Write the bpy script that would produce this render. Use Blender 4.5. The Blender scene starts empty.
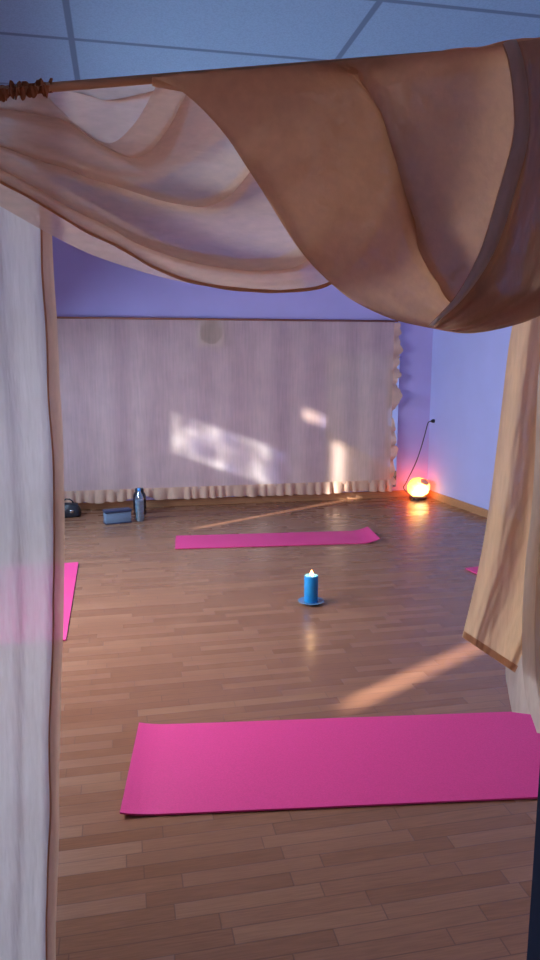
import bpy, bmesh, math, random
from mathutils import Vector, Matrix, noise
random.seed(7)
S = bpy.context.scene
COL = S.collection
PI = math.pi

# ------------------------------------------------------------------ camera
FPX, H = 720.0, 1.5
YAW, PITCH = math.radians(11.6), math.atan(122 / 720)
FW = Vector((math.sin(YAW) * math.cos(PITCH), math.cos(YAW) * math.cos(PITCH), -math.sin(PITCH)))
RT = Vector((math.cos(YAW), -math.sin(YAW), 0))
UP = RT.cross(FW)
CAM = Vector((0, 0, H))
cd = bpy.data.cameras.new('camera')
cam = bpy.data.objects.new('camera', cd); COL.objects.link(cam)
cd.sensor_fit = 'VERTICAL'; cd.sensor_height = 24; cd.lens = 24 * FPX / 960
cd.clip_start = 0.02
cam.matrix_world = Matrix(((RT.x, UP.x, -FW.x, 0), (RT.y, UP.y, -FW.y, 0), (RT.z, UP.z, -FW.z, H), (0, 0, 0, 1)))
S.camera = cam

def at(px, py, Y):
    """the point of the vertical plane y = Y that was measured at a pixel"""
    d = FW * FPX + RT * (px - 270) - UP * (py - 480)
    return CAM + d * (Y / d.y)

def on_floor(px, py, z=0.0):
    d = FW * FPX + RT * (px - 270) - UP * (py - 480)
    return CAM + d * ((z - H) / d.z)

# ------------------------------------------------------------------ helpers
def tag(o, label, cat, group=None):
    o['label'] = label; o['category'] = cat
    if group: o['group'] = group
    return o

def empty(name, loc, label, cat, group=None, rz=0):
    o = bpy.data.objects.new(name, None); COL.objects.link(o)
    o.location = loc; o.rotation_euler = (0, 0, rz); o.empty_display_size = 0.1
    return tag(o, label, cat, group)

def obj(name, bm, mat, parent=None, smooth=True, world=False):
    me = bpy.data.meshes.new(name)
    bmesh.ops.recalc_face_normals(bm, faces=bm.faces)
    bm.to_mesh(me); bm.free()
    me.materials.append(mat)
    if smooth:
        for p in me.polygons: p.use_smooth = True
    o = bpy.data.objects.new(name, me); COL.objects.link(o)
    if parent is not None:
        o.parent = parent
        if world: o.location = -parent.location
    return o

def struct(name, bm, mat, parent=None):
    o = obj(name, bm, mat, parent, smooth=False)
    if parent is None: o['kind'] = 'structure'
    return o

def box(bm, lo, hi):
    lo, hi = Vector(lo), Vector(hi)
    c = (lo + hi) / 2; s = hi - lo
    bmesh.ops.create_cube(bm, size=1, matrix=Matrix.Translation(c) @ Matrix.Diagonal((s.x, s.y, s.z, 1)))
    return bm

def rbox(lo, hi, r=0.005, seg=2):
    bm = bmesh.new(); box(bm, lo, hi)
    bmesh.ops.bevel(bm, geom=list(bm.edges), offset=r, segments=seg, profile=0.5, affect='EDGES')
    return bm

def lathe(prof, n=40, cap=True):
    bm = bmesh.new(); rings = []
    for r, z in prof:
        if r < 1e-5:
            rings.append([bm.verts.new((0, 0, z))])
        else:
            rings.append([bm.verts.new((r * math.cos(2 * PI * i / n), r * math.sin(2 * PI * i / n), z)) for i in range(n)])
    for a, b in zip(rings, rings[1:]):
        for i in range(n):
            j = (i + 1) % n
            if len(a) == 1 and len(b) == 1: continue
            if len(a) == 1: bm.faces.new((a[0], b[i], b[j]))
            elif len(b) == 1: bm.faces.new((a[i], b[0], a[j]))
            else: bm.faces.new((a[i], b[i], b[j], a[j]))
    return bm

def tube(pts, r, n=8, closed=False):
    """a round tube along points; r a number or a function of 0..1"""
    pts = [Vector(p) for p in pts]
    bm = bmesh.new(); rings = []; prev = None
    N = len(pts)
    for i, p in enumerate(pts):
        t = (pts[min(i + 1, N - 1)] - pts[max(i - 1, 0)]).normalized()
        if prev is None:
            a = Vector((0, 0, 1)) if abs(t.z) < 0.9 else Vector((1, 0, 0))
            u = t.cross(a).normalized()
        else:
            u = (prev - t * prev.dot(t)).normalized()
        prev = u; w = t.cross(u)
        rr = r(i / (N - 1)) if callable(r) else r
        rings.append([bm.verts.new(p + (u * math.cos(2 * PI * k / n) + w * math.sin(2 * PI * k / n)) * rr) for k in range(n)])
    for a, b in zip(rings, rings[1:]):
        for k in range(n):
            bm.faces.new((a[k], a[(k + 1) % n], b[(k + 1) % n], b[k]))
    bm.faces.new(rings[0]); bm.faces.new(rings[-1])
    return bm

def crv(pts):
    """Catmull-Rom through points, by chord length, as f(t)"""
    pts = [Vector(p) for p in pts]
    d = [0.0]
    for a, b in zip(pts, pts[1:]): d.append(d[-1] + (b - a).length)
    d = [x / d[-1] for x in d]
    def f(t):
        t = min(max(t, 0), 1)
        i = 0
        while i < len(pts) - 2 and t > d[i + 1]: i += 1
        u = (t - d[i]) / max(d[i + 1] - d[i], 1e-9)
        p1, p2 = pts[i], pts[i + 1]
        p0 = pts[i - 1] if i > 0 else p1 * 2 - p2
        p3 = pts[i + 2] if i + 2 < len(pts) else p2 * 2 - p1
        return 0.5 * ((2 * p1) + (p2 - p0) * u + (2 * p0 - 5 * p1 + 4 * p2 - p3) * u * u + (3 * p1 - p0 - 3 * p2 + p3) * u ** 3)
    return f

def sheet(fn, nu, nv):
    bm = bmesh.new()
    g = [[bm.verts.new(fn(i / nu, j / nv)) for j in range(nv + 1)] for i in range(nu + 1)]
    for i in range(nu):
        for j in range(nv):
            bm.faces.new((g[i][j], g[i + 1][j], g[i + 1][j + 1], g[i][j + 1]))
    return bm

# ------------------------------------------------------------------ materials
class NT:
    def __init__(s, name):
        s.m = bpy.data.materials.new(name); s.m.use_nodes = True
        s.t = s.m.node_tree; s.t.nodes.clear()
        s.out = s.n('ShaderNodeOutputMaterial')
    def n(s, k, **kw):
        x = s.t.nodes.new(k)
        for a, v in kw.items(): setattr(x, a, v)
        return x
    def l(s, a, b): s.t.links.new(a, b)
    def math(s, op, a, b=None):
        x = s.n('ShaderNodeMath', operation=op)
        for i, v in enumerate((a, b)):
            if v is None: continue
            if isinstance(v, (int, float)): x.inputs[i].default_value = v
            else: s.l(v, x.inputs[i])
        return x.outputs[0]
    def noise(s, scale, detail=3, vec=None, stretch=None, rough=0.5):
        tc = s.n('ShaderNodeTexCoord')
        src = vec or tc.outputs['Object']
        if stretch:
            mp = s.n('ShaderNodeMapping'); mp.inputs['Scale'].default_value = stretch
            s.l(src, mp.inputs['Vector']); src = mp.outputs[0]
        x = s.n('ShaderNodeTexNoise'); x.inputs['Scale'].default_value = scale
        x.inputs['Detail'].default_value = detail; x.inputs['Roughness'].default_value = rough
        s.l(src, x.inputs['Vector'])
        return x.outputs['Fac']
    def ramp(s, fac, stops):
        x = s.n('ShaderNodeValToRGB'); e = x.color_ramp.elements
        while len(e) < len(stops): e.new(0.5)
        for q, (p, c) in zip(e, stops):
            q.position = p; q.color = (*c, 1) if len(c) == 3 else c
        s.l(fac, x.inputs['Fac']); return x.outputs['Color']
    def bump(s, fac, strength, dist=0.01):
        x = s.n('ShaderNodeBump'); x.inputs['Strength'].default_value = strength
        x.inputs['Distance'].default_value = dist
        s.l(fac, x.inputs['Height']); return x.outputs['Normal']

def pbr(name, color, rough=0.6, vary=0.06, scale=14, bump=0.0, bscale=60, metal=0.0, spec=0.5, stretch=None, **kw):
    k = NT(name)
    b = k.n('ShaderNodeBsdfPrincipled')
    lo = tuple(c * (1 - vary) for c in color); hi = tuple(min(1, c * (1 + vary)) for c in color)
    k.l(k.ramp(k.noise(scale, 3, stretch=stretch), [(0.3, lo), (0.7, hi)]), b.inputs['Base Color'])
    b.inputs['Roughness'].default_value = rough; b.inputs['Metallic'].default_value = metal
    b.inputs['Specular IOR Level'].default_value = spec
    for a, v in kw.items(): b.inputs[a.replace('_', ' ')].default_value = v
    if bump: k.l(k.bump(k.noise(bscale, 4, stretch=stretch), bump), b.inputs['Normal'])
    k.l(b.outputs[0], k.out.inputs['Surface'])
    return k.m

def cloth(name, color, transp, transl, stretch=(1, 1, 0.15), scale=90, tcolor=None, bump=0.35):
    """gauze: part see-through, part translucent, part diffuse, with a crinkled weave"""
    k = NT(name)
    w = k.noise(scale, 4, stretch=stretch)
    c2 = k.noise(6, 3)
    col = k.ramp(c2, [(0.3, tuple(c * .93 for c in color)), (0.7, tuple(min(1, c * 1.05) for c in color))])
    nrm = k.bump(w, bump, 0.004)
    d = k.n('ShaderNodeBsdfDiffuse'); k.l(col, d.inputs[0]); k.l(nrm, d.inputs['Normal'])
    t = k.n('ShaderNodeBsdfTranslucent')
    if tcolor: t.inputs[0].default_value = (*tcolor, 1)
    else: k.l(col, t.inputs[0])
    k.l(nrm, t.inputs['Normal'])
    m1 = k.n('ShaderNodeMixShader'); m1.inputs[0].default_value = transl
    k.l(d.outputs[0], m1.inputs[1]); k.l(t.outputs[0], m1.inputs[2])
    if transp > 0:
        tr = k.n('ShaderNodeBsdfTransparent')
        m2 = k.n('ShaderNodeMixShader')
        mr = k.n('ShaderNodeMapRange'); mr.inputs['From Min'].default_value = .3; mr.inputs['From Max'].default_value = .7
        mr.inputs['To Min'].default_value = max(0, transp - .05); mr.inputs['To Max'].default_value = transp + .05
        k.l(w, mr.inputs['Value']); k.l(mr.outputs[0], m2.inputs[0])
        k.l(m1.outputs[0], m2.inputs[1]); k.l(tr.outputs[0], m2.inputs[2])
        k.l(m2.outputs[0], k.out.inputs['Surface'])
    else:
        k.l(m1.outputs[0], k.out.inputs['Surface'])
    return k.m

def floor_mat():
    k = NT('wood_strip_floor')
    tc = k.n('ShaderNodeTexCoord'); sp = k.n('ShaderNodeSeparateXYZ'); k.l(tc.outputs['Object'], sp.inputs[0])
    W, L = 0.058, 0.42
    yr = k.math('DIVIDE', sp.outputs['Y'], W); row = k.math('FLOOR', yr); yf = k.math('FRACT', yr)
    wn = k.n('ShaderNodeTexWhiteNoise', noise_dimensions='1D'); k.l(row, wn.inputs['W'])
    xr = k.math('ADD', k.math('DIVIDE', sp.outputs['X'], L), k.math('MULTIPLY', wn.outputs['Value'], 7.3))
    cid = k.math('FLOOR', xr); xf = k.math('FRACT', xr)
    cb = k.n('ShaderNodeCombineXYZ'); k.l(row, cb.inputs[0]); k.l(cid, cb.inputs[1])
    w2 = k.n('ShaderNodeTexWhiteNoise', noise_dimensions='3D'); k.l(cb.outputs[0], w2.inputs['Vector'])
    base = k.ramp(w2.outputs['Value'], [(0.0, (0.25, 0.108, 0.057)), (0.35, (0.275, 0.122, 0.065)), (0.7, (0.295, 0.134, 0.073)), (1.0, (0.33, 0.158, 0.087))])
    off = k.n('ShaderNodeVectorMath', operation='ADD'); k.l(tc.outputs['Object'], off.inputs[0]); k.l(w2.outputs['Color'], off.inputs[1])
    grain = k.noise(9, 5, vec=off.outputs[0], stretch=(1.2, 22, 1), rough=.6)
    g = k.ramp(grain, [(0.3, (0.78, 0.74, 0.70)), (0.7, (1.08, 1.06, 1.04))])
    mx = k.n('ShaderNodeMixRGB', blend_type='MULTIPLY'); mx.inputs[0].default_value = 1
    k.l(base, mx.inputs[1]); k.l(g, mx.inputs[2])
    ey = k.math('MINIMUM', yf, k.math('SUBTRACT', 1.0, yf))
    ex = k.math('MULTIPLY', k.math('MINIMUM', xf, k.math('SUBTRACT', 1.0, xf)), L / W)
    e = k.math('MINIMUM', ex, ey)
    mr = k.n('ShaderNodeMapRange'); mr.inputs['From Min'].default_value = .008; mr.inputs['From Max'].default_value = .045
    k.l(e, mr.inputs['Value'])
    m2 = k.n('ShaderNodeMixRGB'); k.l(mr.outputs[0], m2.inputs[0])
    m2.inputs[1].default_value = (0.15, 0.065, 0.04, 1); k.l(mx.outputs[0], m2.inputs[2])
    b = k.n('ShaderNodeBsdfPrincipled'); k.l(m2.outputs[0], b.inputs['Base Color'])
    rr = k.n('ShaderNodeMapRange'); rr.inputs['To Min'].default_value = .2; rr.inputs['To Max'].default_value = .36
    k.l(w2.outputs['Value'], rr.inputs['Value']); k.l(rr.outputs[0], b.inputs['Roughness'])
    b.inputs['Specular IOR Level'].default_value = .45
    hb = k.math('ADD', mr.outputs[0], k.math('MULTIPLY', grain, .12))
    k.l(k.bump(hb, .10, .0015), b.inputs['Normal'])
    k.l(b.outputs[0], k.out.inputs['Surface'])
    return k.m

def ceiling_mat():
    k = NT('ceiling_tiles')
    tc = k.n('ShaderNodeTexCoord'); sp = k.n('ShaderNodeSeparateXYZ'); k.l(tc.outputs['Object'], sp.inputs[0])
    def dist(o, period, off):
        f = k.math('FRACT', k.math('DIVIDE', k.math('ADD', o, off), period))
        return k.math('MULTIPLY', k.math('MINIMUM', f, k.math('SUBTRACT', 1.0, f)), period)
    d = k.math('MINIMUM', dist(sp.outputs['X'], 1.19, 100 * 1.19 + .16), dist(sp.outputs['Y'], .597, 100 * .597 - 3.493))
    mr = k.n('ShaderNodeMapRange'); mr.inputs['From Min'].default_value = .011; mr.inputs['From Max'].default_value = .016
    k.l(d, mr.inputs['Value'])
    sp1 = k.ramp(k.noise(140, 2), [(0.35, (0.17, 0.32, 0.52)), (0.6, (0.20, 0.37, 0.59))])
    m2 = k.n('ShaderNodeMixRGB'); k.l(mr.outputs[0], m2.inputs[0]); m2.inputs[1].default_value = (0.09, 0.17, 0.29, 1); k.l(sp1, m2.inputs[2])
    b = k.n('ShaderNodeBsdfPrincipled'); k.l(m2.outputs[0], b.inputs['Base Color']); b.inputs['Roughness'].default_value = .85
    k.l(b.outputs[0], k.out.inputs['Surface'])
    return k.m

def glass_pane(name, tint, transp=.75, rough=.05):
    k = NT(name)
    tr = k.n('ShaderNodeBsdfTransparent'); tr.inputs[0].default_value = (*tint, 1)
    g = k.n('ShaderNodeBsdfGlossy'); g.inputs['Roughness'].default_value = rough
    nz = k.noise(5, 2)
    k.l(k.bump(nz, .02), g.inputs['Normal'])
    fr = k.n('ShaderNodeFresnel'); fr.inputs['IOR'].default_value = 1.45
    m = k.n('ShaderNodeMixShader'); k.l(k.math('ADD', fr.outputs[0], 1 - transp), m.inputs[0])
    k.l(tr.outputs[0], m.inputs[1]); k.l(g.outputs[0], m.inputs[2])
    k.l(m.outputs[0], k.out.inputs['Surface'])
    return k.m

def glow(name, color_stops, strength, centre=(0, 0, 0), radius=.1):
    """something that gives off light, hotter near its bulb or wick"""
    k = NT(name)
    tc = k.n('ShaderNodeTexCoord')
    v = k.n('ShaderNodeVectorMath', operation='DISTANCE'); k.l(tc.outputs['Object'], v.inputs[0]); v.inputs[1].default_value = centre
    d = k.math('DIVIDE', v.outputs['Value'], radius)
    d = k.math('ADD', d, k.math('MULTIPLY', k.math('SUBTRACT', k.noise(30, 3), .5), .35))
    e = k.n('ShaderNodeEmission'); e.inputs['Strength'].default_value = strength
    k.l(k.ramp(d, color_stops), e.inputs['Color'])
    k.l(e.outputs[0], k.out.inputs['Surface'])
    return k.m

M = {}
M['floor'] = floor_mat()
M['ceiling'] = ceiling_mat()
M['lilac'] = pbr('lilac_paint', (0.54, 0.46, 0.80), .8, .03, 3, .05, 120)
M['lilac_side'] = pbr('pale_lilac_paint', (0.43, 0.445, 0.76), .8, .03, 3, .05, 120)  # the back wall's lilac with bluish daylight put into its colour
M['wall_plain'] = pbr('pale_paint', (0.62, 0.60, 0.66), .8, .03, 3, .05, 120)
M['wood'] = pbr('skirting_wood', (0.42, 0.21, 0.10), .45, .2, 8, .05, 40, stretch=(.6, 12, 12))
M['batten'] = pbr('batten_wood', (0.33, 0.12, 0.07), .5, .2, 8, .05, 40, stretch=(.6, 12, 12))
M['jamb'] = pbr('dark_blue_door_paint', (0.010, 0.016, 0.036), .8, .1, 4, .03, 60, spec=.1)
M['frame'] = pbr('window_frame_paint', (0.7, 0.7, 0.72), .5, .03, 5)
M['mat'] = pbr('pink_foam', (0.70, 0.048, 0.215), .55, .06, 160, .25, 420, spec=.35)
M['back_cloth'] = cloth('back_curtain_gauze', (0.88, 0.61, 0.47), .31, .30, stretch=(1, 1, .06), scale=60, bump=.12)
M['back_ruffle'] = cloth('back_ruffle_gauze', (0.84, 0.55, 0.38), .06, .4, stretch=(1, 1, .2), scale=80)
M['left_cloth'] = cloth('left_gauze', (0.76, 0.75, 0.75), .14, .6, stretch=(1, 1, .12), scale=110, bump=.9)
M['left_hem'] = cloth('left_gauze_hem', (0.78, 0.52, 0.36), .12, .5, stretch=(1, 1, .3), scale=110)
M['hem_seam'] = cloth('orange_seam', (0.66, 0.33, 0.17), .1, .3, scale=120)
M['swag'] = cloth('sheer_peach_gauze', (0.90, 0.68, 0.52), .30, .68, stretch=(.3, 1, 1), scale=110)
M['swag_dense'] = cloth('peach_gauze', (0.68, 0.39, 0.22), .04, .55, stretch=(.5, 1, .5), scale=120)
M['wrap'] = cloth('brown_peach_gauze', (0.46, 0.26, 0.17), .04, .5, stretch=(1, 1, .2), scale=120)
M['wrap_edge'] = cloth('grey_brown_gauze', (0.74, 0.60, 0.53), .04, .4, stretch=(1, 1, .2), scale=120)  # paler copy of the wrap cloth, caught light put into the colour
M['tail'] = cloth('orange_peach_gauze', (0.88, 0.58, 0.33), .05, .6, stretch=(1, 1, .15), scale=120)
M['tail_pale'] = cloth('pale_gauze', (0.76, 0.64, 0.52), .08, .45, stretch=(1, 1, .15), scale=120)
M['black'] = pbr('black_nylon', (0.018, 0.018, 0.025), .35, .2, 20, .2, 90)
M['black_gloss'] = pbr('black_gloss', (0.015, 0.017, 0.03), .15, .1, 20)
M['steel'] = pbr('steel', (0.6, 0.62, 0.66), .25, .05, 20, metal=1.0)
M['box'] = pbr('grey_blue_card', (0.17, 0.235, 0.33), .5, .06, 20, .05, 80)
M['lid'] = pbr('dark_blue_card', (0.028, 0.04, 0.09), .45, .06, 20, .05, 80)
M['mirror'] = pbr('mirror_silver', (0.85, 0.9, 0.95), .03, .01, 5, metal=1.0)
M['grille'] = pbr('grey_grille', (0.10, 0.10, 0.13), .5, .05, 20)
M['plastic_white'] = pbr('white_plastic', (0.78, 0.76, 0.76), .4, .02, 20)
M['pet'] = glass_pane('clear_plastic', (0.80, 0.92, 1.0), .70, .12)
M['water'] = cloth('water_blue', (.66, .88, 1.0), .03, .5)
M['cap'] = pbr('blue_plastic_cap', (0.07, 0.32, 0.75), .35, .03, 20)
M['candle'] = pbr('blue_wax', (0.012, 0.25, 0.55), .35, .08, 25, .05, 50, Subsurface_Weight=.25, Subsurface_Scale=.02)
M['candle_rim'] = pbr('pale_blue_wax', (0.16, 0.52, 0.70), .4, .06, 25, Subsurface_Weight=.4, Subsurface_Scale=.02)
M['saucer'] = pbr('blue_glass_dish', (0.20, 0.38, 0.60), .08, .05, 20, Transmission_Weight=.4)
M['wick'] = pbr('burnt_wick', (0.02, 0.015, 0.012), .9, .1, 50)
M['flame'] = glow('flame_glow', [(0.0, (1, .95, .85)), (0.6, (1, .80, .55)), (1.0, (1, .35, .12))], 14, (0, 0, 0.008), .016)
M['salt'] = glow('lit_salt_rock', [(0.0, (1, .80, .42)), (0.38, (1, .52, .15)), (0.70, (1, .26, .05)), (1.0, (.95, .11, .025))], 8.5, (0, -.08, .085), .18)
M['salt_chunk'] = pbr('dull_salt_chunk', (0.55, 0.22, 0.16), .7, .15, 40, .2, 60, Emission_Color=(1, .3, .2, 1), Emission_Strength=.22)
M['lamp_base'] = pbr('dark_lamp_wood', (0.10, 0.035, 0.02), .45, .15, 20)
M['cable'] = pbr('dark_cable', (0.05, 0.03, 0.05), .5, .05, 20)
M['rod'] = pbr('rod_wood', (0.55, 0.28, 0.14), .5, .15, 10, stretch=(1, 12, 12))
M['ruffle_dark'] = cloth('rust_gauze_heading', (0.42, 0.16, 0.075), .05, .45, scale=120)

# ------------------------------------------------------------------ the room
XL, YB, YF, ZC = -1.5, 7.30, 1.10, 2.86
XC = at(429.5, 420, YB).x                       # far right corner; the right wall opens out a little towards the front
_q = on_floor(488.5, 518.5)
WSL = (_q.x + .018 - XC) / (_q.y - YB)
def wall_x(y): return XC + WSL * (y - YB)
XR = wall_x(-1.6)
def wall_strip(y0, y1, off0, off1, z0, z1):
    bm = bmesh.new()
    c = [bm.verts.new((wall_x(y) + o, y, z)) for z in (z0, z1) for y, o in ((y0, off0), (y1, off0), (y1, off1), (y0, off1))]
    for f in ((0, 1, 2, 3), (7, 6, 5, 4), (0, 4, 5, 1), (1, 5, 6, 2), (2, 6, 7, 3), (3, 7, 4, 0)): bm.faces.new([c[i] for i in f])
    return bm
bm = bmesh.new(); box(bm, (XL - .12, -1.6, -.1), (XR + .12, YB + .12, 0)); struct('floor', bm, M['floor'])
bm = bmesh.new(); box(bm, (XL - .12, -1.6, ZC), (XR + .12, YB + .12, ZC + .1)); struct('ceiling', bm, M['ceiling'])
bm = bmesh.new(); box(bm, (XL - .12, YB, 0), (XR + .12, YB + .12, ZC)); struct('wall_back', bm, M['lilac'])
struct('wall_right', wall_strip(-1.6, YB, 0, .12, 0, ZC), M['lilac_side'])

# the wall with the daylight: unseen openings, added to cast the sun patches and fill (y0, y1, z0, z1)
SUN_SLOPE, SUN_TAN = 0.57, 0.325
HOLES = [(1.30, 1.49, .905, 1.49), (2.7, 4.75, .80, 1.95), (4.975, 5.105, .79, 2.05), (5.40, 6.10, 1.27, 1.80), (5.14, 5.28, 2.13, 2.28)]
def wall_with_holes(x0, x1, ya, yb, z0, z1, holes):
    ys = sorted({ya, yb, *[h[0] for h in holes], *[h[1] for h in holes]})
    zs = sorted({z0, z1, *[h[2] for h in holes], *[h[3] for h in holes]})
    bm = bmesh.new()
    for a, b in zip(ys, ys[1:]):
        run = None
        for c, d in zip(zs, zs[1:]):
            m = ((a + b) / 2, (c + d) / 2)
            solid = not any(h[0] < m[0] < h[1] and h[2] < m[1] < h[3] for h in holes)
            if solid:
                run = (run[0], d) if run else (c, d)
            if (not solid or d == z1) and run:
                box(bm, (x0, a, run[0]), (x1, b, run[1])); run = None
    return bm
struct('wall_left', wall_with_holes(XL - .12, XL, -1.6, YB, 0, ZC, HOLES), M['wall_plain'])
M['pane'] = glass_pane('window_glass', (.95, .97, 1), .97)
def dimming_pane():
    k = NT('patterned_glass')
    tr = k.n('ShaderNodeBsdfTransparent'); df = k.n('ShaderNodeBsdfTranslucent'); df.inputs[0].default_value = (.8, .85, .9, 1)
    k.l(k.ramp(k.noise(6.5, 3, rough=.45, stretch=(1, 1.8, .7)), [(.32, (.14, .16, .18)), (.50, (.46, .52, .56)), (.64, (.72, .84, .92))]), tr.inputs[0])
    m = k.n('ShaderNodeMixShader'); m.inputs[0].default_value = .15
    k.l(tr.outputs[0], m.inputs[1]); k.l(df.outputs[0], m.inputs[2]); k.l(m.outputs[0], k.out.inputs['Surface'])
    return k.m
M['pane_lace'] = dimming_pane()  # unseen pane, unevenly tinted to dim and soften the sun patch
for i, (a, b, c, d) in enumerate(HOLES):
    bm = bmesh.new(); f = .008 if b - a < .2 else .05
    for lo, hi in (((a, c), (b, c + f)), ((a, d - f), (b, d)), ((a, c), (a + f, d)), ((b - f, c), (b, d))):
        box(bm, (XL - .09, lo[0], lo[1]), (XL - .04, hi[0], hi[1]))
    w = struct('window_%d' % (i + 1), bm, M['frame'])
    bm = bmesh.new(); box(bm, (XL - .07, a + f, c + f), (XL - .066, b - f, d - f))
    obj('pane', bm, M['pane_lace'] if i == 3 else M['pane'], w, smooth=False)
a, b, c, d = HOLES[1]
M['blind'] = cloth('roller_blind_fabric', (0.8, .8, .82), 0, .12, scale=60)
bm = sheet(lambda u, v: Vector((XL - .015 + .004 * math.sin(v * 9), a + (b - a) * u, c - .02 + (d - c + .04) * v)), 12, 16)
struct('trim_4', bm, M['blind'])  # unseen sheet added to keep direct sun out of the large opening

# front wall with the wide opening the camera looks through
JX = at(531, 895, YF).x
bm = bmesh.new()
box(bm, (XL, YF - .12, 0), (-.80, YF, ZC)); box(bm, (JX + .07, YF - .12, 0), (wall_x(YF), YF, ZC)); box(bm, (-.80, YF - .12, 2.5), (JX + .07, YF, ZC))
struct('wall_front', bm, M['wall_plain'])
bm = bmesh.new(); box(bm, (JX, YF - .14, 0), (JX + .07, YF, 2.5)); struct('trim_1', bm, M['jamb'])
bm = bmesh.new(); box(bm, (-.80, YF - .14, 0), (-.73, YF, 2.5)); struct('trim_2', bm, M['jamb'])
bm = bmesh.new(); box(bm, (-.73, YF - .14, 2.43), (JX, YF, 2.5)); struct('trim_3', bm, M['jamb'])

struct('baseboard_back', rbox((XL, YB - .018, 0), (XC, YB, .075), .004), M['wood'])
struct('baseboard_right', wall_strip(YF, YB - .018, -.018, 0, 0, .075), M['wood'])
struct('baseboard_left', rbox((XL, YF, 0), (XL + .018, YB - .018, .075), .004), M['wood'])

# ------------------------------------------------------------------ back curtain
YC = 7.20
def bx_at(px, py): return at(px, py, YC)
ZT = bx_at(230, 319.5).z
XA, XB = -1.30, bx_at(393, 400).x
def pleat(x, seed=0):
    return noise.noise(Vector((x * 3.1 + seed, 0, 0))) * .5 + .5 * math.sin(x * 16 + 2.2 * noise.noise(Vector((x * 1.7, 5 + seed, 0))))
c0 = empty('back_curtain', ((XA + XB) / 2, YC, 0), 'large pale peach gauze curtain with ruffled hem covering the back wall', 'curtain')
ZB = .19
def back_fn(u, v):
    x = XA + (XB - XA) * u; z = ZB + (ZT - .01 - ZB) * v
    amp = .012 + .012 * (1 - v)
    return Vector((x, YC + amp * pleat(x) + .004 * noise.noise(Vector((x * 4, z * 3, 0))), z))
obj('panel', sheet(back_fn, 260, 24), M['back_cloth'], c0, world=True)
def lift(x):                                    # the hem is caught up over the bottle
    return .07 * math.exp(-((x - .16) / .10) ** 2)
def ruf_fn(u, v):
    x = XA + (XB - XA) * u
    z1 = ZB + .025
    z0 = .095 + .012 * noise.noise(Vector((x * 9, 3, 0))) + .02 * noise.noise(Vector((x * 2.3, 9, 0))) + lift(x)
    z = z1 + (z0 - z1) * v
    ph = x * 62 + 6 * noise.noise(Vector((x * 2.3, 1, 0))) + 2.2 * noise.noise(Vector((x * 7.7, 4, 0)))
    amp = (.006 + .030 * v ** .8) * (.65 + .9 * noise.noise(Vector((x * 5, 7, 0))))
    return Vector((x + .008 * v * math.cos(ph), YC - .012 + amp * math.sin(ph) - .008 * v, z))
obj('hem_ruffle', sheet(ruf_fn, 900, 8), M['back_ruffle'], c0, world=True)
def side_fn(u, v):                               # frill down the right edge
    z = .16 + (ZT - .02 - .16) * u
    ph = z * 34 + 5 * noise.noise(Vector((z * 2, 2, 0)))
    w = .068 * (.75 + .8 * noise.noise(Vector((z * 5, 6, 0))) + .28 * noise.noise(Vector((z * 23, 2, 0)))) * (1 + .5 * (z > 1.3))
    return Vector((XB - .015 + w * v + .012 * v * math.sin(ph * .37), YC - .012 + (.004 + .022 * v) * math.sin(ph), z + .01 * v * math.cos(ph)))
obj('side_frill', sheet(side_fn, 420, 5), M['back_ruffle'], c0, world=True)
bm = tube([(XA - .02, YC, ZT), (XB + .03, YC, ZT)], .011, 10)
r = obj('curtain_rail', bm, M['batten'])
for q in (XA, .6, XB):
    pass
tag(r, 'thin reddish wooden rail along the top of the back curtain', 'curtain rail')
for x in (XA + .1, .7, XB - .1):
    bm = bmesh.new(); box(bm, (x - .012, YC, ZT - .012), (x + .012, YB, ZT + .012))
    obj('bracket', bm, M['batten'], r, smooth=False)

# mirror behind the curtain: its right edge shows beside the frill
mx1 = at(397, 450, YB - .03).x
mr = empty('wall_mirror', ((mx1 - .6), YB - .03, .12), 'wall mirror behind the back curtain, blue edge showing beside frill', 'mirror')
bm = bmesh.new(); box(bm, (-.2, 0, 0), (.6, .03, 1.42)); obj('glass', bm, M['mirror'], mr, smooth=False)
# round fan in a square plate high on the back wall, seen through the gauze
pv = at(210, 333, YB)
fan = empty('extractor_fan', (pv.x, YB, pv.z), 'square white wall fan with round grey grille seen through back curtain', 'fan')
fp = rbox((-.135, -.062, -.135), (.135, 0, .135), .012); obj('cover_plate', fp, M['plastic_white'], fan)
g = lathe([(.0, .0), (.10, .0), (.105, .006), (.108, .012), (.10, .014), (.085, .012), (.07, .014), (.055, .012), (.04, .014), (.02, .014), (0, .014)], 40)
bmesh.ops.transform(g, matrix=Matrix.Translation((0, -.062, 0)) @ Matrix.Rotation(PI / 2, 4, 'X'), verts=g.verts)
obj('grille', g, M['grille'], fan)

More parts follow.
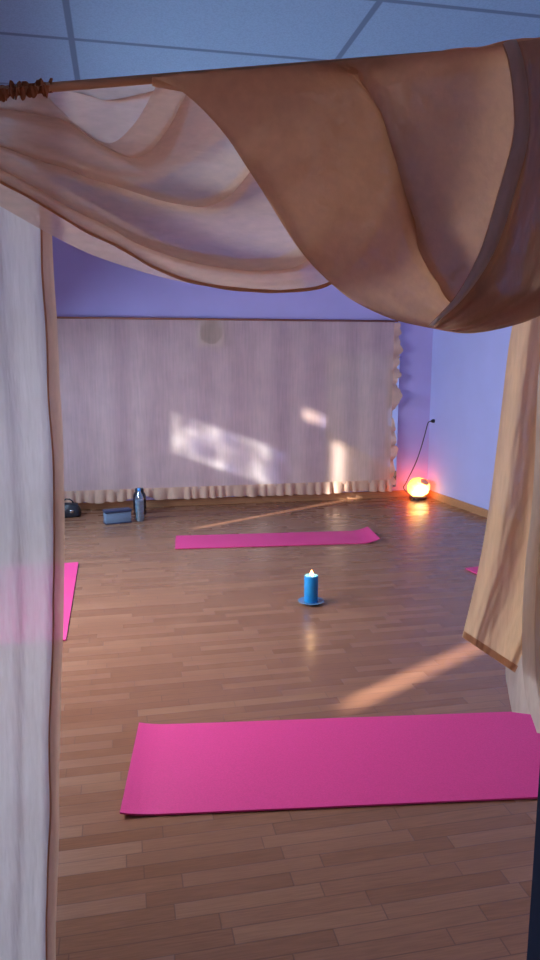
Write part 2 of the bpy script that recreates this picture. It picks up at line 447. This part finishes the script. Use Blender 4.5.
# ------------------------------------------------------------------ yoga mats
def yoga_mat(name, corner, ang, length, width, label, curl=.0, curl0=.0):
    """a foam mat: corner, direction of its long side; ends curl up a little"""
    T = .006
    bm = bmesh.new(); N, K = 60, 8
    rows = []
    for i in range(N + 1):
        s = length * i / N
        lift_ = curl * max(0, (s - length + .16) / .16) ** 2 + curl0 * max(0, (.12 - s) / .12) ** 2
        rw = []
        for j in range(K + 1):
            y = width * j / K
            zz = .001 + lift_ + .0015 * (1 + noise.noise(Vector((s * 4, y * 4, len(label)))))
            rw.append((bm.verts.new((s, y, zz)), bm.verts.new((s, y, zz + T))))
        rows.append(rw)
    for i in range(N):
        for j in range(K):
            a, b, c, d = rows[i][j], rows[i + 1][j], rows[i + 1][j + 1], rows[i][j + 1]
            bm.faces.new((a[1], b[1], c[1], d[1])); bm.faces.new((a[0], d[0], c[0], b[0]))
    for i in range(N):
        for j in (0, K):
            a, b = rows[i][j], rows[i + 1][j]; bm.faces.new((a[0], b[0], b[1], a[1]))
    for j in range(K):
        for i in (0, N):
            a, b = rows[i][j], rows[i][j + 1]; bm.faces.new((a[0], b[0], b[1], a[1]))
    o = obj(name, bm, M['mat'], smooth=False)
    o.location = (corner[0], corner[1], 0); o.rotation_euler = (0, 0, ang)
    return tag(o, label, 'yoga mat', 'pink yoga mats around the candle')
def fxy(px, py): p = on_floor(px, py); return Vector((p.x, p.y))
A_, B_, C_ = fxy(120, 818), fxy(540, 799), fxy(143, 727)
dv = (B_ - A_); ang = (math.atan2(dv.y, dv.x) + math.atan2(*(fxy(530, 713) - C_).yx)) / 2
yoga_mat('yoga_mat', A_, ang, 1.74, (C_ - A_).length, 'nearest pink yoga mat, lying across the front by the curtains', .004, .012)
A_, B_, C_ = fxy(175, 549.5), fxy(380, 543.5), fxy(178, 536)
dv = B_ - A_
yoga_mat('yoga_mat', A_, math.atan2(dv.y, dv.x), dv.length, .42, 'farthest pink yoga mat, lying in front of the back curtain', .035)
A_, B_ = fxy(66, 641), fxy(78.5, 564)
dv = B_ - A_
yoga_mat('yoga_mat', A_, math.atan2(dv.y, dv.x), dv.length, .62, 'pink yoga mat half hidden behind the left gauze curtain', .006)
A_, B_ = fxy(479, 576), fxy(465, 569)
dv = (B_ - A_).normalized()
e = B_ - dv * 1.3 + Vector((dv.y, -dv.x)) * .0
yoga_mat('yoga_mat', B_ + Vector((-dv.x, -dv.y)) * 0, math.atan2(-dv.y, -dv.x), 1.3, .60, 'pink yoga mat at right, only one corner showing past the hanging scarf')

# ------------------------------------------------------------------ candle on a dish
pc = on_floor(311, 603)
k = empty('pillar_candle', (pc.x, pc.y, .014), 'lit blue pillar candle burning in the middle of the wooden floor', 'candle')
R_, HC = .043, .168
obj('wax_body', lathe([(0, 0), (R_ - .003, 0), (R_, .004), (R_, HC - .006), (R_ - .001, HC - .001), (R_ - .004, HC)], 48), M['candle'], k)
obj('rim', lathe([(R_ - .004, HC), (R_ - .009, HC - .001), (R_ - .013, HC - .008), (.012, HC - .013), (0, HC - .013)], 48), M['candle_rim'], k)
obj('wick', tube([(0, 0, HC - .014), (.001, 0, HC - .004), (.003, 0, HC + .003)], .0016, 8), M['wick'], k)
fl = obj('flame', lathe([(0, 0), (.006, .003), (.010, .010), (.0105, .016), (.008, .024), (.004, .033), (0, .040)], 24), M['flame'], k)
fl.location = (.002, 0, HC - .004)
s = obj('candle_saucer', lathe([(0, 0), (.045, 0), (.052, .002), (.078, .010), (.081, .012), (.080, .0145), (.076, .0135), (.050, .007), (0, .0065)], 56), M['saucer'])
s.location = (pc.x, pc.y, 0.0035); k.location.z = .0105
tag(s, 'round blue glass saucer under the lit blue candle', 'saucer')

# ------------------------------------------------------------------ lamp in the corner
pl = on_floor(421.5, 496)
ly = 7.15; lx = at(421.5, 486, ly - .08).x
lamp = empty('salt_lamp', (lx, ly, 0), 'glowing orange rock lamp standing on the floor in the far right corner', 'lamp')
bm = bmesh.new(); bmesh.ops.create_icosphere(bm, subdivisions=4, radius=1)
for v in bm.verts:
    n_ = v.co.copy()
    d = 1 + .12 * noise.noise(n_ * 1.8 + Vector((3, 1, 2))) + .06 * noise.noise(n_ * 4.5)
    v.co = Vector((n_.x * .122 * d, n_.y * .10 * d, .130 + n_.z * .108 * d))
obj('rock_shade', bm, M['salt'], lamp, smooth=False)
bm = bmesh.new(); bmesh.ops.create_icosphere(bm, subdivisions=2, radius=1)
for v in bm.verts:
    n_ = v.co.copy(); d = 1 + .25 * noise.noise(n_ * 2.1 + Vector((9, 4, 2)))
    v.co = Vector((.034 + n_.x * .044 * d + n_.z * -.012, -.072 + n_.y * .035 * d, .196 + n_.z * .036 * d))
obj('rock_chunk', bm, M['salt_chunk'], lamp, smooth=False)['label'] = 'dull reddish chunk on the glowing rock'
obj('base', lathe([(0, .0015), (.080, .0015), (.092, .008), (.098, .022), (.092, .036), (.065, .040), (0, .040)], 40), M['lamp_base'], lamp)
plug_px = [(433, 421), (430.5, 421.5), (428, 423), (425, 434), (421, 448), (416.5, 461), (411, 473), (406, 483), (404, 489)]
pp = at(433, 421, 7.2)
pts = [Vector((wall_x(7.2) - .035, 7.2, pp.z))]
for i, (x, y) in enumerate(plug_px[1:]):
    pts.append(at(x, y, 7.18 - .012 * i))
b0 = on_floor(405, 496); pts += [Vector((b0.x, 7.03, .02)), Vector((b0.x + .03, 7.03, .006)), Vector((lx - .11, 7.06, .007)), Vector((lx - .075, 7.10, .018))]
f_ = crv(pts)
cb = obj('cord', tube([f_(i / 90) for i in range(91)], .0055, 8), M['cable'], lamp, world=True)
pg = lathe([(0, 0), (.018, 0), (.02, .004), (.02, .022), (.012, .034), (.007, .042), (0, .042)], 20)
bmesh.ops.transform(pg, matrix=Matrix.Translation(Vector((wall_x(7.2), 7.2, pp.z)) - lamp.location) @ Matrix.Rotation(-PI / 2, 4, 'Y'), verts=pg.verts)
obj('plug', pg, M['black'], lamp)

# ------------------------------------------------------------------ bottle, flask, box, bag by the back curtain
pb = on_floor(140, 521)
bt = empty('water_bottle', (pb.x, pb.y, .001), 'clear blue plastic water bottle standing on floor before the back curtain', 'bottle')
prof = [(0, .006), (.020, 0), (.036, .002), (.041, .012), (.042, .06), (.040, .068), (.042, .076), (.042, .10), (.040, .108), (.042, .116), (.042, .15),
        (.040, .158), (.042, .166), (.042, .205), (.039, .225), (.030, .250), (.019, .272), (.0145, .282), (.0145, .292)]
obj('bottle_body', lathe(prof, 40), M['pet'], bt)
obj('water', lathe([(0, .008), (.033, .006), (.038, .014), (.039, .06), (.037, .068), (.039, .076), (.039, .10), (.037, .108), (.039, .116), (.039, .15), (.037, .158), (.039, .166), (.039, .20), (0, .20)], 32), M['water'], bt)
obj('cap', lathe([(0, .286), (.0165, .286), (.017, .29), (.017, .306), (.015, .309), (0, .309)], 28), M['cap'], bt)
fk = empty('drink_flask', (pb.x + .008, pb.y + .30, .001), 'dark navy flask standing right behind the clear water bottle', 'flask')
obj('flask_body', lathe([(0, 0), (.058, 0), (.062, .006), (.062, .185), (.056, .205), (.042, .222), (0, .222)], 36), M['black_gloss'], fk)
obj('lid', lathe([(0, .222), (.040, .222), (.042, .226), (.042, .250), (.037, .256), (0, .256)], 32), M['black'], fk)

p0, p1 = on_floor(106, 525), on_floor(131.5, 522.5)
W_ = (p1 - p0).length
bxo = empty('storage_box', (p0.x, p0.y, .001), 'small grey-blue lidded box on the floor left of the water bottle', 'box', rz=math.atan2(p1.y - p0.y, p1.x - p0.x))
obj('box_body', rbox((0, 0, 0), (W_, .10, .104), .004), M['box'], bxo)
obj('lid', rbox((-.006, -.006, .1045), (W_ + .006, .106, .126), .004), M['lid'], bxo)['label'] = 'darker navy lid'
obj('bottom_trim', rbox((-.003, -.004, .0), (W_ + .003, .104, .012), .002), M['lid'], bxo)['label'] = 'dark strip along the bottom'

pg_ = on_floor(70, 512)
bag = empty('handbag', (pg_.x + .0, pg_.y - .20, .001), 'small black bag with shiny buckle on floor at the left curtain edge', 'bag')
bm = bmesh.new(); bmesh.ops.create_cube(bm, size=1); bmesh.ops.subdivide_edges(bm, edges=list(bm.edges), cuts=6, use_grid_fill=True)
for v in bm.verts:
    x, y, z = v.co * 2
    q = Vector((x, y, z)); sph = q.normalized() * 1.25
    q = q.lerp(sph, .45)
    n_ = 1 + .10 * noise.noise(q * 2.2)
    v.co = Vector((q.x * .105 * n_ * (1 - .12 * q.z), q.y * .065 * n_ * (1 - .25 * q.z), max(0, .062 + q.z * .064 * n_)))
obj('bag_body', bm, M['black'], bag)
obj('handle', tube([(-.05, 0, .115), (-.045, -.01, .15), (-.015, -.018, .172), (.02, -.018, .168), (.045, -.01, .145), (.05, 0, .112)], .007, 8), M['black_gloss'], bag)
obj('buckle', rbox((.02, -.082, .045), (.055, -.072, .075), .003), M['steel'], bag)

# ------------------------------------------------------------------ rod across the entrance
YP = 1.33
def rodpt(px, Y=YP):
    return at(px, 91.5 - .082 * px, Y)
ra, rb = rodpt(-150), rodpt(640)
rod = obj('curtain_rod', tube([ra.lerp(rb, i / 20) for i in range(21)], .0075, 12), M['rod'])
tag(rod, 'thin brown rod across the entrance holding the draped gauze', 'curtain rod')
for q in (ra, rb):
    obj('bracket', rbox((q.x - .015, YF, q.z - .015), (q.x + .015, YP + .02, q.z + .015), .003), M['rod'], rod)

# left gauze curtain hanging to the floor
EDGE = crv([(49, 92), (50, 160), (52, 240), (57, 320), (62, 420), (64.5, 500), (64.5, 560), (63, 640), (60.5, 720), (59, 800), (57.5, 880), (56, 960), (54, 1090)])
lc = empty('gauze_curtain', (-.4, 1.43, 0), 'long pale sheer curtain hanging to the floor at the left of the entrance', 'curtain')
def edge_x(z):
    # measured edge, looked up by height
    lo, hi = 0.0, 1.0
    for _ in range(24):
        m = (lo + hi) / 2
        p = EDGE(m)
        if at(p.x, p.y, 1.43).z > z: lo = m
        else: hi = m
    return at(EDGE(lo).x, EDGE(lo).y, 1.43).x
ZTL = at(30, 92, 1.43).z
def left_pt(s, z):      # s metres to the left of the free edge
    k_ = .5 + .5 * min(1, (ZTL - z) / 1.2)
    x = edge_x(z) - s
    ph = s * 34 + 1.2 * noise.noise(Vector((s * 6, z * .5, 0)))
    d = .020 * k_ * math.sin(ph) * min(1, s / .03 + .15) + .010 * math.sin(s * 75 + 2 * noise.noise(Vector((s * 9, z * .8, 2)))) * min(1, s / .05)
    return Vector((x + .004 * noise.noise(Vector((z * 5, 1, 0))), 1.43 + d + .004 * noise.noise(Vector((s * 20, z * 9, 5))), z))
obj('panel', sheet(lambda u, v: left_pt(.021 + .50 * u, .012 + (ZTL - .012) * v), 130, 70), M['left_cloth'], lc, world=True)
obj('hem_strip', sheet(lambda u, v: left_pt(.021 * u, .012 + (ZTL - .012) * v), 6, 70), M['left_hem'], lc, world=True)['label'] = 'peach selvedge strip along the free edge'
def seam(i):
    z = .012 + (ZTL - .012) * i / 120
    p = left_pt(.021 + .004 * noise.noise(Vector((z * 6, 8, 0))), z); p.y -= .003
    return p
obj('seam', tube([seam(i) for i in range(121)], .0019, 6), M['hem_seam'], lc, world=True)['label'] = 'rust orange stitched seam'
def head_fn(u, v):      # gathered heading on the rod
    px = -60 + 112 * u
    p = rodpt(px, YP)
    ph = u * 64 + 9 * noise.noise(Vector((u * 7, v * .6, 0)))
    a = 2 * PI * v
    rr = .010 + .004 * math.sin(ph) + .006 * noise.noise(Vector((u * 46, v * 3, 0)))
    return p + Vector((.004 * noise.noise(Vector((u * 30, v * 4, 7))), -math.cos(a) * rr, math.sin(a) * max(.0085, rr)))
obj('gathered_heading', sheet(head_fn, 220, 12), M['ruffle_dark'], lc, world=True)['label'] = 'rust brown gathered heading on the rod'

# ------------------------------------------------------------------ draped cloths
def pleated(top, bot, n, a, depth, Y0, phase=0.0, lean=0.0, fade=.12, jit=.0, cr=.003):
    def fn(u, v):
        w = min(1, v / fade) * min(1, (1 - v) / fade)
        w *= .35 + .65 * math.sin(PI * min(1, max(0, u)))**.5
        ph = 2 * PI * n * v + phase + jit * noise.noise(Vector((u * 2.2, v * 2, 3)))
        vv = v + a * math.sin(ph) * w
        tp, bp = top(u), bot(u)
        q = tp + (bp - tp) * vv
        Y = Y0 - depth * math.cos(ph) * w + lean * v + cr * noise.noise(Vector((u * 14, v * 14, Y0 * 50)))
        return at(q.x, q.y, Y)
    return fn

# sheer swag, left half of the entrance
topL = crv([(-110, 101, 0), (-40, 95, 0), (25, 91, 0), (46, 96, 0), (75, 124, 0), (108, 143, 0), (134, 124, 0), (158, 83, 0)])
botL = crv([(-110, 110, 0), (-60, 146, 0), (0, 181, 0), (30, 197, 0), (60, 215, 0), (90, 233, 0), (120, 247, 0), (150, 265, 0), (180, 278, 0), (205, 284.5, 0), (240, 289.5, 0), (290, 291, 0), (335, 280, 0), (375, 230, 0), (400, 160, 0), (410, 80, 0)])
sw = empty('sheer_swag', tuple(at(150, 85, 1.345)), 'sheer pale peach cloth draped in loose folds from the rod, left half', 'drape')
main_fn = pleated(topL, botL, 3, .125, .045, 1.345, phase=.2, jit=1.3, fade=.10)
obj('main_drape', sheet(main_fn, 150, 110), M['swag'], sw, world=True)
obj('rolled_hem', tube([main_fn(i / 140, 1) + Vector((0, -.002, 0)) for i in range(141)], lambda t: .0032 + .0012 * noise.noise(Vector((t * 30, 0, 0))), 8), M['hem_seam'], sw, world=True)['label'] = 'rust brown rolled hem'
bk_top = crv([(-60, 90, 0), (0, 150, 0), (60, 185, 0), (120, 218, 0), (180, 250, 0), (240, 268, 0), (300, 270, 0)])
bk_bot = crv([(-60, 172, 0), (0, 206, 0), (28, 222, 0), (55, 237, 0), (90, 254, 0), (130, 268, 0), (165, 278, 0), (200, 285, 0), (235, 290, 0), (270, 292, 0), (305, 288, 0)])
obj('turned_back_fold', sheet(pleated(bk_top, bk_bot, 1, .03, .006, 1.402, fade=.3), 80, 14), M['swag'], sw, world=True)
# small triangular folds under the rod
tri_t = crv([(20, 91, 0), (60, 88, 0), (120, 84, 0), (170, 80, 0), (225, 77, 0)])
tri_b = crv([(10, 150, 0), (50, 172, 0), (108, 186, 0), (165, 176, 0), (235, 130, 0)])
obj('inner_fold', sheet(pleated(tri_t, tri_b, 1.5, .16, .010, 1.388, phase=2.0, fade=.2, jit=2.5), 60, 40), M['swag'], sw, world=True)

# denser swag, right half
inner = crv([(522, 44, 0), (528, 110, 0), (522, 190, 0), (506, 255, 0), (496, 285, 0), (515, 295, 0), (560, 268, 0), (600, 190, 0), (620, 110, 0)])
outer = crv([(155, 78, 0), (178, 89, 0), (202, 109, 0), (226, 136, 0), (246, 166, 0), (266, 197, 0), (290, 236, 0), (311, 264, 0), (336, 288, 0), (357, 303, 0), (392, 319, 0), (430, 328, 0), (465, 333.5, 0), (492, 330, 0), (516, 322, 0), (545, 312, 0), (590, 285, 0), (640, 210, 0), (670, 120, 0)])
dw = empty('peach_swag', tuple(at(330, 70, 1.255)), 'denser orange peach cloth swooping from the rod, right half of the entrance', 'drape')
dfn = pleated(inner, outer, 1.4, .20, .030, 1.255, phase=-1.2, jit=.5, fade=.2, cr=.008)
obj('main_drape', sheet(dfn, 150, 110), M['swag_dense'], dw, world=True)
# the roll where it passes over the rod
def over_fn(u, v):
    px = 152 + 420 * u
    base = rodpt(px, 1.30)
    base.z = at(px, (78 if px < 160 else 77 - (px - 160) * .055 if px < 340 else 67 - (px - 340) * .135), 1.30).z - .012
    a = -.3 + (PI + .9) * v
    rr = (.020 + .004 * noise.noise(Vector((u * 22, v * 2, 1)))) * (.30 + .70 * min(1, u / .16) ** .8)
    base.z += .012 * max(0, 1 - u / .16)
    return base + Vector((0, -math.cos(a) * rr * 1.6, math.sin(a) * rr - .006))
obj('rod_fold', sheet(over_fn, 120, 14), M['swag_dense'], dw, world=True)
cr_t = crv([(346, 70, 0), (368, 84, 0), (395, 108, 0), (420, 134, 0), (434, 146, 0)])
cr_b = crv([(338, 82, 0), (362, 96, 0), (388, 116, 0), (414, 140, 0), (432, 150, 0)])

# end of the cloth wrapped down at the right
WL = crv([(502, 44, 0), (508, 62, 0), (513, 100, 0), (512, 140, 0), (497, 195, 0), (480, 250, 0), (456, 295, 0), (428, 326, 0)])
WR = crv([(600, 30, 0), (612, 100, 0), (612, 180, 0), (600, 250, 0), (575, 292, 0), (535, 318, 0), (490, 331, 0), (462, 333, 0)])
wp = empty('wrapped_scarf', tuple(at(540, 45, 1.23)), 'brownish scarf end wrapped over the rod at upper right, hanging in folds', 'drape')
wfn = pleated(WL, WR, 2, .05, .012, 1.198, phase=.9, fade=.15)
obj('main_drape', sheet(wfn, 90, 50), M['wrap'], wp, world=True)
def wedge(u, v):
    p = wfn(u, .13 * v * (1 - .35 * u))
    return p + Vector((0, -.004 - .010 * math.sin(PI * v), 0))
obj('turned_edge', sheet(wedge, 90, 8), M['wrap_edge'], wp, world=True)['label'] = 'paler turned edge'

# hanging ends at the right
LA = crv([(530, 230, 0), (518, 300, 0), (509, 345, 0), (500, 420, 0), (490, 500, 0), (478, 570, 0), (462, 637, 0)])
RA = crv([(600, 230, 0), (596, 300, 0), (590, 345, 0), (582, 420, 0), (574, 500, 0), (560, 570, 0), (514, 672, 0)])
ha = empty('hanging_scarf', tuple(at(530, 300, 1.36)), 'orange peach scarf end hanging at right with a slanting hem', 'drape')
hfn0 = pleated(LA, RA, 1.4, .035, .014, 1.36, phase=1.4, fade=.12)
def hfn(u, v):
    p = hfn0(u, v); return p
bm = bmesh.new()
obj('panel', sheet(lambda u, v: hfn(v, u), 50, 110), M['tail'], ha, world=True)
def hemstrip(u, v):
    p = hfn(1 - .016 * v, u)
    return p + Vector((0, -.004, 0))
obj('hem_band', sheet(hemstrip, 60, 4), M['hem_seam'], ha, world=True)['label'] = 'rust brown hem band'

LB = crv([(552, 300, 0), (539, 367, 0), (535, 458, 0), (531, 515, 0), (525, 568, 0), (522, 635, 0), (525, 693, 0), (537, 733, 0)])
RB = crv([(660, 300, 0), (655, 367, 0), (652, 458, 0), (650, 515, 0), (645, 568, 0), (645, 635, 0), (648, 693, 0), (655, 752, 0)])
hb = empty('draped_scarf', tuple(at(560, 320, 1.285)), 'pale grey-white scarf end hanging at the right picture edge', 'drape')
bfn = pleated(LB, RB, 3, .045, .018, 1.30, phase=1.2, fade=.08)
obj('panel', sheet(lambda u, v: bfn(v, u), 50, 100), M['tail_pale'], hb, world=True)
L2 = crv([(545, 320, 0), (530, 450, 0), (518, 560, 0), (506, 660, 0), (508, 690, 0), (512, 712, 0)])
R2 = crv([(650, 320, 0), (640, 450, 0), (630, 560, 0), (622, 650, 0), (615, 690, 0), (590, 722, 0)])
b2 = pleated(L2, R2, 2, .05, .012, 1.40, phase=.4, fade=.1)
obj('back_layer', sheet(lambda u, v: b2(v, u), 40, 80), M['tail_pale'], hb, world=True)

# ------------------------------------------------------------------ light
sd = bpy.data.lights.new('sun', 'SUN'); sd.energy = 26; sd.angle = math.radians(1.3); sd.color = (1, .96, .91)
sun = bpy.data.objects.new('sun', sd); COL.objects.link(sun)
d = Vector((1, SUN_SLOPE, 0)).normalized(); d.z = -SUN_TAN
sun.rotation_euler = d.to_track_quat('-Z', 'Y').to_euler()
def area(name, loc, rot, sx, sy, e, col):
    l = bpy.data.lights.new(name, 'AREA'); l.shape = 'RECTANGLE'; l.size = sx; l.size_y = sy; l.energy = e; l.color = col
    o = bpy.data.objects.new(name, l); COL.objects.link(o); o.location = loc; o.rotation_euler = rot
    return o
a, b, c, d_ = HOLES[1]
area('window_daylight', (XL + .03, (a + b) / 2, (c + d_) / 2), (0, -PI / 2 + math.radians(20), 0), d_ - c, b - a, 150, (.80, .87, 1.0)).data.spread = math.radians(140)  # added area lamp, ambient skylight fill from out of view
a, b, c, d_ = HOLES[3]
area('small_window_daylight', (XL + .03, (a + b) / 2, (c + d_) / 2), (0, -PI / 2 + math.radians(35), 0), d_ - c, b - a, 55, (.50, .72, 1.0)).data.spread = math.radians(150)  # added bluish area lamp, fill for the rear left of the room
pt = bpy.data.lights.new('candle_light', 'POINT'); pt.energy = .5; pt.color = (1, .6, .3); pt.shadow_soft_size = .01
po = bpy.data.objects.new('candle_light', pt); COL.objects.link(po); po.location = (pc.x, pc.y, .24)

w = bpy.data.worlds.new('world'); S.world = w; w.use_nodes = True
bg = w.node_tree.nodes['Background']; bg.inputs[0].default_value = (.55, .68, 1.0, 1); bg.inputs[1].default_value = .07

S.view_settings.view_transform = 'Standard'; S.view_settings.look = 'None'
S.view_settings.exposure = 0.0; S.view_settings.gamma = 1; S.view_settings.use_curve_mapping = False
S.cycles.use_denoising = True
S.cycles.transparent_max_bounces = 24
S.cycles.max_bounces = 10
S.cycles.sample_clamp_indirect = 6
